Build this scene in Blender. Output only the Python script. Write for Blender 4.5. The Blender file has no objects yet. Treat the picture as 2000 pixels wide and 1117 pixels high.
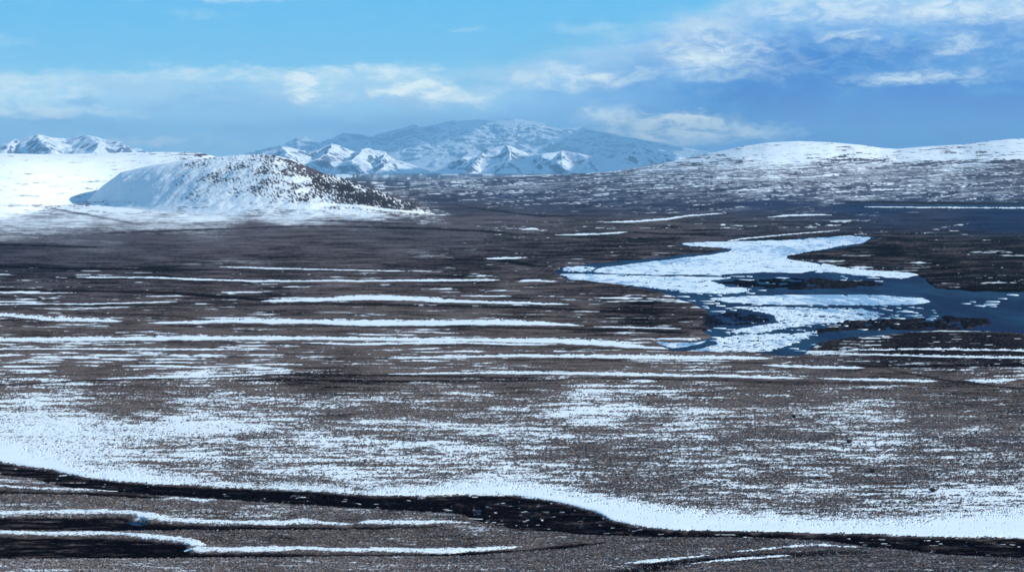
import bpy, math
import numpy as np

# ------------------------------------------------------------------ camera, sky, sun
sc = bpy.context.scene
CAM_H = 100.0                     # viewpoint height over the plain (m)
F = 2778.0                        # focal length in image pixels (photograph widths of 2000)
TH = math.atan(228.5/F)           # camera looks down by this much
cam = bpy.data.cameras.new('camera'); camo = bpy.data.objects.new('camera', cam)
sc.collection.objects.link(camo); sc.camera = camo
camo.location = (0, 0, CAM_H); camo.rotation_euler = (math.pi/2 - TH, 0, 0)
cam.sensor_width = 36.0; cam.lens = 36.0*F/2000.0
cam.clip_start = 1.0; cam.clip_end = 400000.0

SUN_AZ, SUN_EL = math.radians(97), math.radians(25)     # azimuth to the right of the view, from +Y towards +X
sun = bpy.data.lights.new('sun', 'SUN'); suno = bpy.data.objects.new('sun', sun)
sc.collection.objects.link(suno)
sun.energy = 3.9; sun.angle = math.radians(0.5); sun.color = (1.0, 0.96, 0.89)
suno.rotation_euler = (math.pi/2 - SUN_EL, 0, -SUN_AZ + math.pi)
EXPOSURE = 0.55
sc.view_settings.view_transform = 'Standard'; sc.view_settings.look = 'None'
sc.view_settings.exposure = EXPOSURE; sc.view_settings.gamma = 1.0

def lin(c):
    c = np.asarray(c, float)/255.0
    return np.where(c <= .04045, c/12.92, ((c+.055)/1.055)**2.4)
def disp(c, k=1.0):               # display colour -> scene radiance at this exposure
    r = lin(c)/(2**EXPOSURE)*k
    return (float(r[0]), float(r[1]), float(r[2]), 1)

world = bpy.data.worlds.new('World'); sc.world = world; world.use_nodes = True
nt = world.node_tree; nt.nodes.clear()
def N(t, typ, **kw):
    n = t.nodes.new(typ)
    for k, v in kw.items(): setattr(n, k, v)
    return n
def mth(t, op, a, b=None, clamp=False):
    n = t.nodes.new('ShaderNodeMath'); n.operation = op; n.use_clamp = clamp
    for i, v in enumerate((a, b)):
        if v is None: continue
        if isinstance(v, (int, float)): n.inputs[i].default_value = v
        else: t.links.new(v, n.inputs[i])
    return n.outputs[0]
def mixc(t, f, a, b):
    n = t.nodes.new('ShaderNodeMix'); n.data_type = 'RGBA'; n.clamp_factor = True
    for i, v in ((0, f), (6, a), (7, b)):
        if isinstance(v, (int, float, tuple)): n.inputs[i].default_value = v
        else: t.links.new(v, n.inputs[i])
    return n.outputs[2]
def ramp(t, v, lo, hi, a=0.0, b=1.0):
    n = t.nodes.new('ShaderNodeMapRange'); n.interpolation_type = 'SMOOTHSTEP'
    t.links.new(v, n.inputs[0])
    for i, x in ((1, lo), (2, hi), (3, a), (4, b)):
        if isinstance(x, (int, float)): n.inputs[i].default_value = x
        else: t.links.new(x, n.inputs[i])
    return n.outputs[0]
def noise(t, vec, scale, detail=5, rough=.55, dist=0.0, col=False):
    n = t.nodes.new('ShaderNodeTexNoise'); n.inputs['Scale'].default_value = scale
    n.inputs['Detail'].default_value = detail; n.inputs['Roughness'].default_value = rough
    n.inputs['Distortion'].default_value = dist
    t.links.new(vec, n.inputs['Vector'])
    return n.outputs['Color' if col else 'Fac']
def vmul(t, vec, s):
    n = t.nodes.new('ShaderNodeVectorMath'); n.operation = 'MULTIPLY'
    t.links.new(vec, n.inputs[0]); n.inputs[1].default_value = s
    return n.outputs[0]

sky = N(nt, 'ShaderNodeTexSky', sky_type='NISHITA', sun_disc=False)
sky.sun_elevation = SUN_EL; sky.sun_rotation = SUN_AZ
sky.air_density = 1.0; sky.dust_density = 0.2; sky.ozone_density = 3.0; sky.altitude = 100
SKYS = 0.14
skm = N(nt, 'ShaderNodeVectorMath', operation='MULTIPLY')
nt.links.new(sky.outputs[0], skm.inputs[0]); skm.inputs[1].default_value = (.76*SKYS, 1.03*SKYS, 1.07*SKYS)
tc = N(nt, 'ShaderNodeTexCoord'); sep = N(nt, 'ShaderNodeSeparateXYZ')
nt.links.new(tc.outputs['Generated'], sep.inputs[0])
dx, dy, dz = sep.outputs
hyp = mth(nt, 'SQRT', mth(nt, 'ADD', mth(nt, 'MULTIPLY', dx, dx), mth(nt, 'MULTIPLY', dy, dy)))
azi = mth(nt, 'ARCTAN2', dx, dy)
ele = mth(nt, 'ARCTAN2', dz, hyp)
# degrees of azimuth / elevation, the chart in which the clouds are laid out round the compass
U0 = mth(nt, 'MULTIPLY', azi, 57.2958); V0 = mth(nt, 'MULTIPLY', ele, 57.2958)
cmb = N(nt, 'ShaderNodeCombineXYZ'); nt.links.new(U0, cmb.inputs[0]); nt.links.new(V0, cmb.inputs[1])
P0 = cmb.outputs[0]
wn = noise(nt, vmul(nt, P0, (.55, 1.3, 1)), 1.0, 8, .68, col=True)
wv = N(nt, 'ShaderNodeVectorMath', operation='SUBTRACT'); nt.links.new(wn, wv.inputs[0]); wv.inputs[1].default_value = (.5, .5, .5)
wp = N(nt, 'ShaderNodeVectorMath', operation='ADD'); nt.links.new(P0, wp.inputs[0])
nt.links.new(vmul(nt, wv.outputs[0], (3.6, 1.5, 0)), wp.inputs[1])
PW = wp.outputs[0]
sw = N(nt, 'ShaderNodeSeparateXYZ'); nt.links.new(PW, sw.inputs[0]); UW, VW = sw.outputs[0], sw.outputs[1]
def deg(px, py):
    return (math.degrees(math.atan((px-1000)/F)), math.degrees(math.atan((330-py)/F)))

blob = bpy.data.node_groups.new('cloud_blob', 'ShaderNodeTree')
for nm, st in (('P', 'NodeSocketVector'), ('C', 'NodeSocketVector'), ('S', 'NodeSocketVector'), ('A', 'NodeSocketFloat'), ('In', 'NodeSocketFloat')):
    blob.interface.new_socket(nm, in_out='INPUT', socket_type=st)
blob.interface.new_socket('Out', in_out='OUTPUT', socket_type='NodeSocketFloat')
gi = blob.nodes.new('NodeGroupInput'); go = blob.nodes.new('NodeGroupOutput')
s1 = N(blob, 'ShaderNodeVectorMath', operation='SUBTRACT'); blob.links.new(gi.outputs[0], s1.inputs[0]); blob.links.new(gi.outputs[1], s1.inputs[1])
s2 = N(blob, 'ShaderNodeVectorMath', operation='DIVIDE'); blob.links.new(s1.outputs[0], s2.inputs[0]); blob.links.new(gi.outputs[2], s2.inputs[1])
s3 = N(blob, 'ShaderNodeVectorMath', operation='LENGTH'); blob.links.new(s2.outputs[0], s3.inputs[0])
r = ramp(blob, s3.outputs['Value'], 1.0, 0.15)
blob.links.new(mth(blob, 'ADD', mth(blob, 'MULTIPLY', r, gi.outputs[3]), gi.outputs[4]), go.inputs[0])
def blobs(lst, start=0.0, pos=None):
    prev = None
    for (px, py, rx, ry, a) in lst:
        g = nt.nodes.new('ShaderNodeGroup'); g.node_tree = blob
        nt.links.new(pos or PW, g.inputs[0])
        u, v = deg(px, py); g.inputs[1].default_value = (u, v, 0)
        g.inputs[2].default_value = (rx/48.5, ry/48.5, 1); g.inputs[3].default_value = a
        if prev is None: g.inputs[4].default_value = start
        else: nt.links.new(prev, g.inputs[4])
        prev = g.outputs[0]
    return prev
# cloud deck: a bank along the horizon whose top climbs to the right
edge = mth(nt, 'ADD', mth(nt, 'MULTIPLY', ramp(nt, U0, -4, 12), 3.3), 3.35)
dd = mth(nt, 'SUBTRACT', edge, VW)
deck = ramp(nt, dd, -.55, .65)
rim = mth(nt, 'MULTIPLY', ramp(nt, dd, -.9, .15), ramp(nt, dd, 1.5, .2))
n1 = noise(nt, vmul(nt, PW, (.30, .95, 1)), 1.0, 6, .6)
n2 = noise(nt, vmul(nt, P0, (.9, 2.2, 1)), 1.0, 9, .66, dist=.5)
dark = blobs([(1700, 230, 750, 190, 1.0), (1600, 110, 330, 45, .55), (1880, 90, 260, 50, .30), (1500, 170, 230, 60, .35),
              (450, 195, 260, 42, .35), (230, 172, 90, 20, .32), (170, 205, 45, 28, .35), (700, 190, 200, 30, .22), (1000, 250, 500, 60, .1),
              (2300, 200, 600, 200, .5), (60, 235, 130, 16, .2)], 0.0)
lite = blobs([(600, 172, 50, 34, .75), (640, 190, 90, 25, .25), (820, 172, 90, 26, .85), (760, 180, 60, 20, .55), (900, 188, 110, 24, .45),
              (500, 152, 420, 20, .34), (760, 142, 190, 22, .38), (1090, 155, 150, 34, .42), (1210, 150, 120, 18, .35),
              (1370, 95, 130, 75, .42), (1480, 95, 40, 24, .40), (1660, 80, 90, 16, .36), (1650, 30, 330, 40, .42), (1950, 40, 260, 40, .46),
              (1860, 100, 90, 30, .30), (1780, 158, 190, 22, .42), (1300, 255, 190, 44, .75), (1350, 240, 110, 26, .6), (1190, 225, 90, 30, .42), (1480, 258, 110, 28, .48), (1230, 290, 150, 24, .4), (1420, 130, 200, 40, .22),
              (40, 180, 230, 46, .36), (30, 222, 160, 22, .45), (200, 225, 120, 18, .32), (120, 285, 120, 22, .30), (300, 283, 230, 15, .40), (400, 5, 260, 18, .25),
              (10, 105, 70, 18, .18), (900, 65, 90, 10, .14), (390, 40, 100, 10, .1), (1150, 62, 130, 18, .16)], 0.0)
skyc = mixc(nt, ramp(nt, V0, 7.5, .5), disp((106, 188, 242)), disp((140, 198, 240)))
front = ramp(nt, V0, 22.0, 9.0)                      # higher up the open Nishita sky takes over
skyb = mixc(nt, front, skm.outputs[0], skyc)
deckc = mixc(nt, ramp(nt, U0, -12, 14), disp((150, 203, 247)), disp((124, 178, 238)))
deckc = mixc(nt, mth(nt, 'MULTIPLY', dark, 1.0, True), deckc, disp((80, 144, 221)))
nn = mth(nt, 'MULTIPLY', mth(nt, 'SUBTRACT', n1, .5), 1.6)
c1 = mixc(nt, mth(nt, 'ADD', mth(nt, 'MULTIPLY', deck, .92), mth(nt, 'MULTIPLY', nn, .25), True), skyb, deckc)
thin = ramp(nt, n2, .42, .66, 0, .55)
c1 = mixc(nt, mth(nt, 'MULTIPLY', thin, mth(nt, 'MULTIPLY', ramp(nt, V0, 2.2, 5.2, .12, .9), mth(nt, 'ADD', mth(nt, 'MULTIPLY', deck, .8), .12))), c1, disp((166, 203, 242)))
c1 = mixc(nt, mth(nt, 'MULTIPLY', rim, ramp(nt, n1, .36, .64, .05, .62)), c1, disp((178, 214, 245)))
c1 = mixc(nt, mth(nt, 'MULTIPLY', deck, ramp(nt, n1, .44, .66, 0, .20)), c1, disp((92, 148, 222)))
lf = mth(nt, 'MULTIPLY', lite, ramp(nt, n2, .30, .66, .25, 1.75), True)
c1 = mixc(nt, lf, c1, disp((208, 230, 250)))
c1 = mixc(nt, ramp(nt, ele, -.002, -.02), c1, disp((120, 160, 210)))
# the air in front of the clouds lifts them: choose their own colours deeper by as much as it veils
HZ_D, HZ_TOP, HZ_FAR = 0.000024, 2850.0, 92000.0
tn = mth(nt, 'MAXIMUM', mth(nt, 'DIVIDE', dz, hyp), .001)
pth = mth(nt, 'MINIMUM', mth(nt, 'DIVIDE', HZ_TOP-100, tn), HZ_FAR)
iT = mth(nt, 'MINIMUM', mth(nt, 'EXPONENT', mth(nt, 'MULTIPLY', pth, HZ_D)), 4.0)
va = N(nt, 'ShaderNodeVectorMath', operation='SUBTRACT'); nt.links.new(c1, va.inputs[0]); va.inputs[1].default_value = disp((108, 164, 226))[:3]
vb = N(nt, 'ShaderNodeVectorMath', operation='SCALE'); nt.links.new(va.outputs[0], vb.inputs[0]); nt.links.new(iT, vb.inputs['Scale'])
vc = N(nt, 'ShaderNodeVectorMath', operation='ADD'); nt.links.new(vb.outputs[0], vc.inputs[0]); vc.inputs[1].default_value = disp((108, 164, 226))[:3]
vd = N(nt, 'ShaderNodeVectorMath', operation='MAXIMUM'); nt.links.new(vc.outputs[0], vd.inputs[0]); vd.inputs[1].default_value = (.01, .03, .08)
c1 = mixc(nt, ramp(nt, V0, 14, 9), c1, vd.outputs[0])
bgn = N(nt, 'ShaderNodeBackground'); nt.links.new(c1, bgn.inputs[0]); bgn.inputs[1].default_value = 1.0
outw = N(nt, 'ShaderNodeOutputWorld'); nt.links.new(bgn.outputs[0], outw.inputs[0])

# ------------------------------------------------------------------ image pixels cast onto the ground, and back
CT, ST = math.cos(TH), math.sin(TH)
def from_pixel(px, py, z=0.0):
    """point of the horizontal level z seen at image pixel (px, py) from the camera"""
    px = np.asarray(px, float); py = np.asarray(py, float)
    xc = (px-1000)/F; yc = -(py-558.5)/F
    diry = yc*ST + CT; dirz = yc*CT - ST
    t = (z-CAM_H)/dirz
    return xc*t, diry*t
def to_pixel(x, y, z):  # image pixel where a world point lands; hill cover is looked up there
    dep = y*CT + (CAM_H-z)*ST
    up = (z-CAM_H)*CT + y*ST
    return 1000+F*x/dep, 558.5-F*up/dep

rng = np.random.default_rng(7)
_perm = {}
def pn(X, Y, seed):
    """gradient noise in about -1..1"""
    if seed not in _perm:
        r = np.random.default_rng(seed); a = r.random(4096)*2*np.pi
        _perm[seed] = (r.permutation(4096), np.cos(a), np.sin(a))
    p, ca, sa = _perm[seed]
    xi = np.floor(X).astype(np.int64); yi = np.floor(Y).astype(np.int64)
    fx = X-xi; fy = Y-yi
    ux = fx*fx*fx*(fx*(fx*6-15)+10); uy = fy*fy*fy*(fy*(fy*6-15)+10)
    def g(i, j):
        h = p[(p[(xi+i) & 4095]+yi+j) & 4095]
        return ca[h]*(fx-i)+sa[h]*(fy-j)
    a = g(0, 0); b = g(1, 0); c = g(0, 1); d = g(1, 1)
    return ((a+(b-a)*ux)+((c+(d-c)*ux)-(a+(b-a)*ux))*uy)*1.41
def fbm(X, Y, seed, octv=5, rough=.55, lac=2.03):
    s = 0; a = 1.0; tot = 0
    for k in range(octv):
        s = s+a*pn(X*lac**k+k*17.3, Y*lac**k-k*9.1, seed+k); tot += a; a *= rough
    return s/tot
def rank(A):
    f = A.ravel(); smp = np.sort(f[::37]); q = np.linspace(0, 1, smp.size)
    return np.interp(f, smp, q).reshape(A.shape)
def sst(x, a, b):
    t = np.clip((x-a)/(b-a), 0, 1); return t*t*(3-2*t)

# cover raster over the image: one cell = 1.5 x 1 image pixels
X0, X1, Y0, Y1, SX = -600, 2600, 225, 1275, 1.5
xs = np.arange(X0, X1, SX); ys = np.arange(Y0, Y1, 1.0)
PX, PY = np.meshgrid(xs, ys)
def samp(A, px, py):
    px = np.asarray(px, float); W_ = X1-SX*2-X0; q_ = np.mod(px-X0, 2*W_); px = X0+np.where(q_ > W_, 2*W_-q_, q_)   # beyond the image raster the ground repeats, mirrored
    cx = np.clip((px-X0)/SX, 0, len(xs)-1.001); cy = np.clip(np.asarray(py)-Y0, 0, len(ys)-1.001)
    i = cx.astype(int); j = cy.astype(int); fx = cx-i; fy = cy-j
    return (A[j, i]*(1-fx)+A[j, i+1]*fx)*(1-fy)+(A[j+1, i]*(1-fx)+A[j+1, i+1]*fx)*fy
def blur(A, rx, ry):
    def b1(A, r, ax):
        r = int(r)
        if r < 1: return A
        pad = [(0, 0), (0, 0)]; pad[ax] = (r+1, r)
        c = np.cumsum(np.pad(A, pad, mode='edge'), axis=ax)
        n = A.shape[ax]
        hi = np.take(c, np.arange(2*r+1, 2*r+1+n), axis=ax); lo = np.take(c, np.arange(0, n), axis=ax)
        return (hi-lo)/(2*r+1)
    for _ in range(2): A = b1(b1(A, rx/SX, 1), ry, 0)
    return A
WX = fbm(PX/60, PY/14, 90, 4, .6); WY = fbm(PX/40, PY/10, 95, 4, .62)
def poly(pts, wob=1.0, wx=6.0):
    """mask of a closed outline, its edge frayed by noise"""
    pts = np.asarray(pts, float); m = np.zeros(PX.shape, bool)
    x0, x1 = pts[:, 0].min()-20, pts[:, 0].max()+20; y0, y1 = pts[:, 1].min()-12, pts[:, 1].max()+12
    i0, i1 = max(0, int((x0-X0)/SX)), min(len(xs), int((x1-X0)/SX)+1); j0, j1 = max(0, int(y0-Y0)), min(len(ys), int(y1-Y0)+1)
    qx = PX[j0:j1, i0:i1]+WX[j0:j1, i0:i1]*wx*wob; qy = PY[j0:j1, i0:i1]+WY[j0:j1, i0:i1]*1.8*wob
    ins = np.zeros(qx.shape, bool); n = len(pts)
    for k in range(n):
        ax, ay = pts[k]; bx, by = pts[(k+1) % n]
        if ay == by: continue
        c = ((ay > qy) != (by > qy)) & (qx < (bx-ax)*(qy-ay)/(by-ay)+ax)
        ins ^= c
    m[j0:j1, i0:i1] = ins
    return m
WM = fbm(xs/70., xs*0+3.3, 197, 4, .6)
def strip(pts, wob=1.0):
    """1 in the middle of a strip, 0 at its edge, negative outside; pts = (x, y, half width)"""
    p = np.asarray(pts, float)
    qx = PX[0]; out = np.full(PX.shape, -9.0)
    i0, i1 = max(0, int((p[0, 0]-X0)/SX)), min(len(xs), int((p[-1, 0]-X0)/SX)+1)
    yc = np.interp(qx[i0:i1], p[:, 0], p[:, 1]); hw = np.interp(qx[i0:i1], p[:, 0], p[:, 2])
    hw = hw*(1+.55*WM[i0:i1]*np.clip(wob-.7, 0, 1)*2)
    tap = np.minimum(sst(qx[i0:i1], p[0, 0], p[0, 0]+25), sst(-qx[i0:i1], -p[-1, 0], -p[-1, 0]+25))
    hw = np.maximum(hw*(.25+.75*tap), .5)
    out[:, i0:i1] = 1-np.abs(PY[:, i0:i1]+WY[:, i0:i1]*1.2*wob-yc[None])/hw[None]
    return out

# ---- control points: x, y, snow cover, darkness, blueness of the plant cover
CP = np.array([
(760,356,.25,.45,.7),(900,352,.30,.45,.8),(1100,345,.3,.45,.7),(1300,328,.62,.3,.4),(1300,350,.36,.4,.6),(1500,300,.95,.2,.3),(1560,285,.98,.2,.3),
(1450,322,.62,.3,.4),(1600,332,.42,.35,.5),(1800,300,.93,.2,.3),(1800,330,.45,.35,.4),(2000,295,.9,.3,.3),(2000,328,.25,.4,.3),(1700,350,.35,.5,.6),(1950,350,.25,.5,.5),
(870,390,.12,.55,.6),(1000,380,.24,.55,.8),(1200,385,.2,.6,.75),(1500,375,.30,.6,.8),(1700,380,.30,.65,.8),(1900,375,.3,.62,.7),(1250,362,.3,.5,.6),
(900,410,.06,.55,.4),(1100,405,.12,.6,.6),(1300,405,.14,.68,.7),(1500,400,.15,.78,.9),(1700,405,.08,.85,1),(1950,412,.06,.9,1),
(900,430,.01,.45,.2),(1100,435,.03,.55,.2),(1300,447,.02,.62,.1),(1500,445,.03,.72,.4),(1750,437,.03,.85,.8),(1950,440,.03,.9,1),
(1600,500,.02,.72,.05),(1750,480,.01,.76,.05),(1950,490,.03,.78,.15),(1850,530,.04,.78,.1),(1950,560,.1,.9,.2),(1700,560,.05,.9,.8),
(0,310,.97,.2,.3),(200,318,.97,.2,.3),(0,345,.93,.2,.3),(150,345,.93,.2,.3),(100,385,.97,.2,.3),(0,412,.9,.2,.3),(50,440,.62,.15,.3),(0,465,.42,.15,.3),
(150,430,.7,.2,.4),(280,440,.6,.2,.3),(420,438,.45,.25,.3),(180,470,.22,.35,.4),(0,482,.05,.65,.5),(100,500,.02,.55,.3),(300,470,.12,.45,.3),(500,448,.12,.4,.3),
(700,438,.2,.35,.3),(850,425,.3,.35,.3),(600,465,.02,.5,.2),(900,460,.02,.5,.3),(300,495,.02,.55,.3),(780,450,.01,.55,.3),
(300,350,.90,.2,.7),(300,400,.95,.2,.3),(450,330,.72,.3,.3),(440,370,.72,.3,.3),(450,398,.92,.2,.2),(550,340,.60,.4,.2),(560,372,.62,.4,.2),(600,370,.60,.45,.2),(640,365,.5,.5,.2),(700,385,.3,.6,.3),
(750,400,.25,.62,.3),(600,410,.93,.3,.2),(700,420,.8,.2,.2),(800,416,.4,.3,.2),(400,425,.9,.2,.2),(560,428,.8,.2,.2),
(100,520,.01,.72,.4),(300,527,.01,.72,.3),(600,515,.02,.58,.2),(900,520,.04,.68,.2),(1050,500,.04,.7,.2),(1200,480,.01,.72,.1),(1000,470,.03,.6,.2),
(200,560,.05,.55,.2),(450,560,.06,.55,.1),(700,560,.02,.45,.05),(1000,562,.06,.5,.05),(1200,590,.1,.65,.1),(1050,578,.1,.5,.1),
(100,640,.03,.45,0),(600,642,.01,.42,0),(1000,645,.02,.45,0),(1250,625,.04,.72,.1),(300,606,.02,.45,0),(800,606,.01,.42,0),(1150,610,.02,.5,0),
(100,685,.12,.42,0),(700,690,.08,.38,0),(1200,686,.08,.42,0),(1700,702,.2,.7,.3),(1950,690,.2,.78,.3),(1800,670,.12,.85,.2),
(100,715,.36,.35,0),(500,715,.36,.35,0),(900,712,.25,.36,0),(1300,715,.18,.42,0),(1700,722,.16,.5,0),(1950,745,.25,.5,0),
(200,748,.2,.5,0),(620,745,.02,.7,0),(1000,750,.1,.55,0),(1500,755,.08,.48,0),(1900,762,.03,.65,0),
(100,772,.5,.3,0),(500,775,.42,.32,0),(900,775,.3,.35,0),(1170,775,.6,.35,0),(1500,778,.30,.38,0),(1800,785,.1,.42,0),(2000,790,.05,.58,0),
(250,796,.1,.38,0),(700,805,.12,.4,0),(1000,810,.4,.35,0),(1150,810,.66,.35,0),(1400,812,.45,.35,0),(1700,812,.3,.38,0),(1950,820,.15,.42,0),
(100,832,.96,.3,0),(400,837,.88,.3,0),(700,852,.62,.3,0),(1000,852,.52,.32,0),(1300,852,.5,.32,0),(1700,860,.46,.35,0),(1950,860,.4,.35,0),
(100,880,.97,.3,0),(300,880,.8,.3,0),(600,885,.62,.32,0),(900,890,.56,.32,0),(1200,890,.42,.35,0),(1500,900,.42,.35,0),(1700,912,.36,.35,0),(1950,912,.42,.35,0),
(300,922,.55,.35,0),(600,925,.62,.35,0),(800,932,.68,.35,0),(1000,932,.8,.35,0),(1300,950,.30,.4,0),(1500,972,.42,.38,0),(1700,985,.55,.38,0),(1950,985,.85,.35,0),
(60,935,.12,.5,.1),(200,982,.02,.38,0),(700,1005,.02,.5,0),(500,1042,.02,.55,0),(900,1045,.02,.5,0),(1100,1082,.03,.38,0),(1600,1100,.02,.5,0),(200,1105,.16,.1,0),
(700,1102,.12,.12,0),(1900,1112,.02,.55,0),(1400,1060,.02,.5,0),(1200,1050,.02,.42,0),(1000,1150,.06,.35,0),(300,1220,.1,.35,0),(1700,1220,.08,.4,0),
(-400,320,.95,.2,.3),(-400,480,.1,.5,.3),(-400,700,.3,.4,0),(-400,850,.85,.3,0),(-400,1000,.1,.5,0),(2400,300,.9,.2,.3),(2400,400,.15,.8,.8),(2400,600,.1,.7,.3),(2400,800,.2,.45,0),(2400,980,.7,.35,0)
], float)
cxs = np.arange(X0, X1+16, 16.0); cys = np.arange(Y0, Y1+4, 4.0)
GX, GY = np.meshgrid(cxs, cys)
def idw(col):
    num = 0; den = 0
    for p in CP:
        vs = 3.2 if p[1] > 440 else 4.5
        d2 = ((GX-p[0])/1.0)**2+((GY-p[1])*vs)**2+120
        w = 1/d2**1.55; num = num+w*p[col]; den = den+w
    G = num/den
    cx = np.clip((PX-X0)/16, 0, len(cxs)-1.001); cy = np.clip((PY-Y0)/4, 0, len(cys)-1.001)
    i = cx.astype(int); j = cy.astype(int); fx = cx-i; fy = cy-j
    return (G[j, i]*(1-fx)+G[j, i+1]*fx)*(1-fy)+(G[j+1, i]*(1-fx)+G[j+1, i+1]*fx)*fy
COV, DRK, BLU = idw(2), idw(3), idw(4)
COV = COV-.09*sst(PY, 740, 800)*sst(COV, .15, .4)*sst(-COV, -.97, -.85)

# streak noises laid out in image pixels, far / middle / near ground, ranked to uniform so cover fractions hold
wq = PY+(PX-1000)*.026*sst(PY, 460, 380)*np.where(PX > 800, 1, 0)*2
Nf = rank(fbm(PX/34, wq/2.0, 10, 5, .7)+.55*fbm(PX/160, wq/9, 20, 3))
Nm = rank(fbm(PX/110, PY/3.6, 30, 5, .66)+.5*fbm(PX/300, PY/16, 36, 3))
Nn = rank(fbm(PX/110, PY/5.0, 40, 7, .80)+.40*fbm(PX/260, PY/22, 47, 3)+.13*rng.standard_normal(PX.shape)+.22*fbm(PX/45, PY/1.8, 49, 3, .6))

a = sst(PY, 440, 500); b = sst(PY, 690, 790)
NO = (Nf*(1-a)+Nm*a)*(1-b)+Nn*b
# the dome's own ribs run down to the left
rot = (PX-500)*.55+(PY-360)*1.0; rt2 = (PX-500)*1.0-(PY-360)*.75
Nd = rank(fbm(rt2/3.2, rot/9, 60, 4, .85)+.45*fbm(PX/45, PY/20, 65, 3))
WN = rng.standard_normal(PX.shape)
FINE = fbm(PX/7, PY/1.7, 170, 4, .8)
TON = fbm(PX/120, PY/4.5, 175, 5, .7)
domem = poly([(170,384),(200,363),(236,338),(286,326),(358,315),(430,306),(500,300),(550,306),(590,320),(630,336),(670,348),(710,362),(750,378),(790,392),(860,418),
              (800,420),(700,412),(600,405),(450,400),(300,395),(190,392)], .6)
dm = blur(domem.astype(float), 6, 3)
NO = NO*(1-dm)+Nd*dm
mf = blur(poly([(550,305),(640,336),(750,382),(850,416),(790,409),(740,402),(690,394),(640,380),(605,352)], .6).astype(float), 6, 3)
COV = COV*(1-mf)+.16*mf
sz = sst(PX, 980, 700)*sst(PY, 395, 430)*sst(PY, 540, 495)
soft = .09+.10*sst(PY, 540, 700)+.20*sst(PY, 730, 800)+.42*sz+.13*sst(PY, 450, 400)*sst(PX, 800, 950)
soft = soft+.14*dm
SNOW = sst(NO+.05*WN*sst(PY, 560, 720), 1-COV-soft, 1-COV+soft)
DRK = np.clip(DRK+TON*.85+.10*sst(PY, 430, 470)*sst(-PY, -700, -600)+FINE*.25*sst(PY, 400, 480)+.06*WN, 0, 1)
SNOW = np.maximum(SNOW, .8*sst(rank(fbm(PX/20, PY/1.5, 178, 3, .7)), .992, .999)*(PY < 720)*(PY > 345)*(1-sz*.7))
SNOW = SNOW*(1-sz)+sz*np.clip(COV*.85+.30*(NO-.5)+.10*FINE, 0, 1)
SNOW = np.maximum(SNOW, .9*dm*sst(-PX, -400, -300))
zr = sst(PX, 690, 720)*sst(-PY, -440, -418)*sst(PY, 300, 330)*(1-dm)
thinl = rank(fbm(PX/55, wq/1.5, 180, 5, .62)+.35*fbm(PX/200, wq/7, 186, 3))
hr = np.clip(.13+COV*.55+.30*(NO-.5)+.12*FINE, 0, 1)*sst(COV, .03, .2)
hr = np.maximum(hr, sst(thinl, 1-.48*COV-.03, 1-.48*COV+.10)*.8); hr = np.maximum(hr, sst(COV, .55, .85)*.9)
SNOW = SNOW*(1-zr)+zr*hr
COV_ = COV
# snowy slopes with low contrast rather than black specks
pale = np.clip((COV-.5)*1.2, 0, 1)*sst(PY, 480, 430)
SNOW = np.maximum(SNOW, pale*.78)

COVN = sst(NO, .5, 1)
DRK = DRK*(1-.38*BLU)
FR0 = fbm(PX/9, PY/2.5, 119, 4, .7)
# ---- dark banks and wet channels
CH = fbm(PX/90, PY/4.0, 190, 5, .65); CW = rank(fbm(PX/45, PY/1.5, 195, 4, .6))
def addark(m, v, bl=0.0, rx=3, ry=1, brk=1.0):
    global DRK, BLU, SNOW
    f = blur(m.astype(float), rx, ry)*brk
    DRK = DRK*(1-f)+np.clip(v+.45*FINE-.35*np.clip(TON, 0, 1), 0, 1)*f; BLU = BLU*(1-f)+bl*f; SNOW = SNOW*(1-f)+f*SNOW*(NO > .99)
CHAN = [
 [(-600,850),(-200,885),(0,902),(100,918),(170,933),(300,945),(450,952),(600,958),(720,967),(860,968),(900,965),(1000,967),(1060,975),(1110,985),(1160,998),(1200,1018),(1260,1030),(1330,1036),(1500,1039),(1700,1043),(1850,1049),(2000,1049),(2600,1040),
  (2600,1090),(2000,1087),(1850,1081),(1700,1066),(1600,1053),(1450,1047),(1250,1046),(1120,1040),(1000,1030),(930,1015),(900,1001),(700,990),(520,980),(430,973),(320,966),(200,957),(120,947),(60,932),(0,926),(-300,905),(-600,880)],
 [(-600,945),(0,956),(120,960),(220,960),(330,969),(300,971),(150,965),(0,962),(-600,955)],
 [(-600,1004),(0,1009),(150,1009),(250,1007),(290,1018),(340,1023),(600,1027),(900,1026),(700,1032),(400,1033),(200,1034),(0,1033),(-600,1020)],
 [(-600,1040),(0,1044),(150,1046),(280,1052),(360,1060),(366,1069),(372,1078),(500,1078),(640,1080),(800,1079),(1000,1073),(1100,1062),(1250,1050),(1100,1070),(900,1083),(600,1085),(300,1087),(0,1089),(-600,1095)],
 [(1380,1098),(1450,1094),(1600,1085),(1750,1078),(1600,1076),(1450,1082),(1330,1093),(1220,1104),(1280,1108)],
 [(1180,1115),(1280,1104),(1330,1110),(1240,1120)],
]
chm = np.zeros(PX.shape, bool)
for c in CHAN[:4]:
    m = poly(c, 1.2); chm |= m
    addark(m, 1.0, .10, brk=np.clip(1-1.5*np.clip(CH-.14+.25*sst(-PX, -350, 0)+.16*sst(PX, 820, 1000), 0, 1), .25, 1))
    SNOW = np.where(m, (CW > .98)*.8 if c is CHAN[0] else 0, SNOW)
for c in CHAN[4:]: addark(poly(c), .9, .1)
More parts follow.
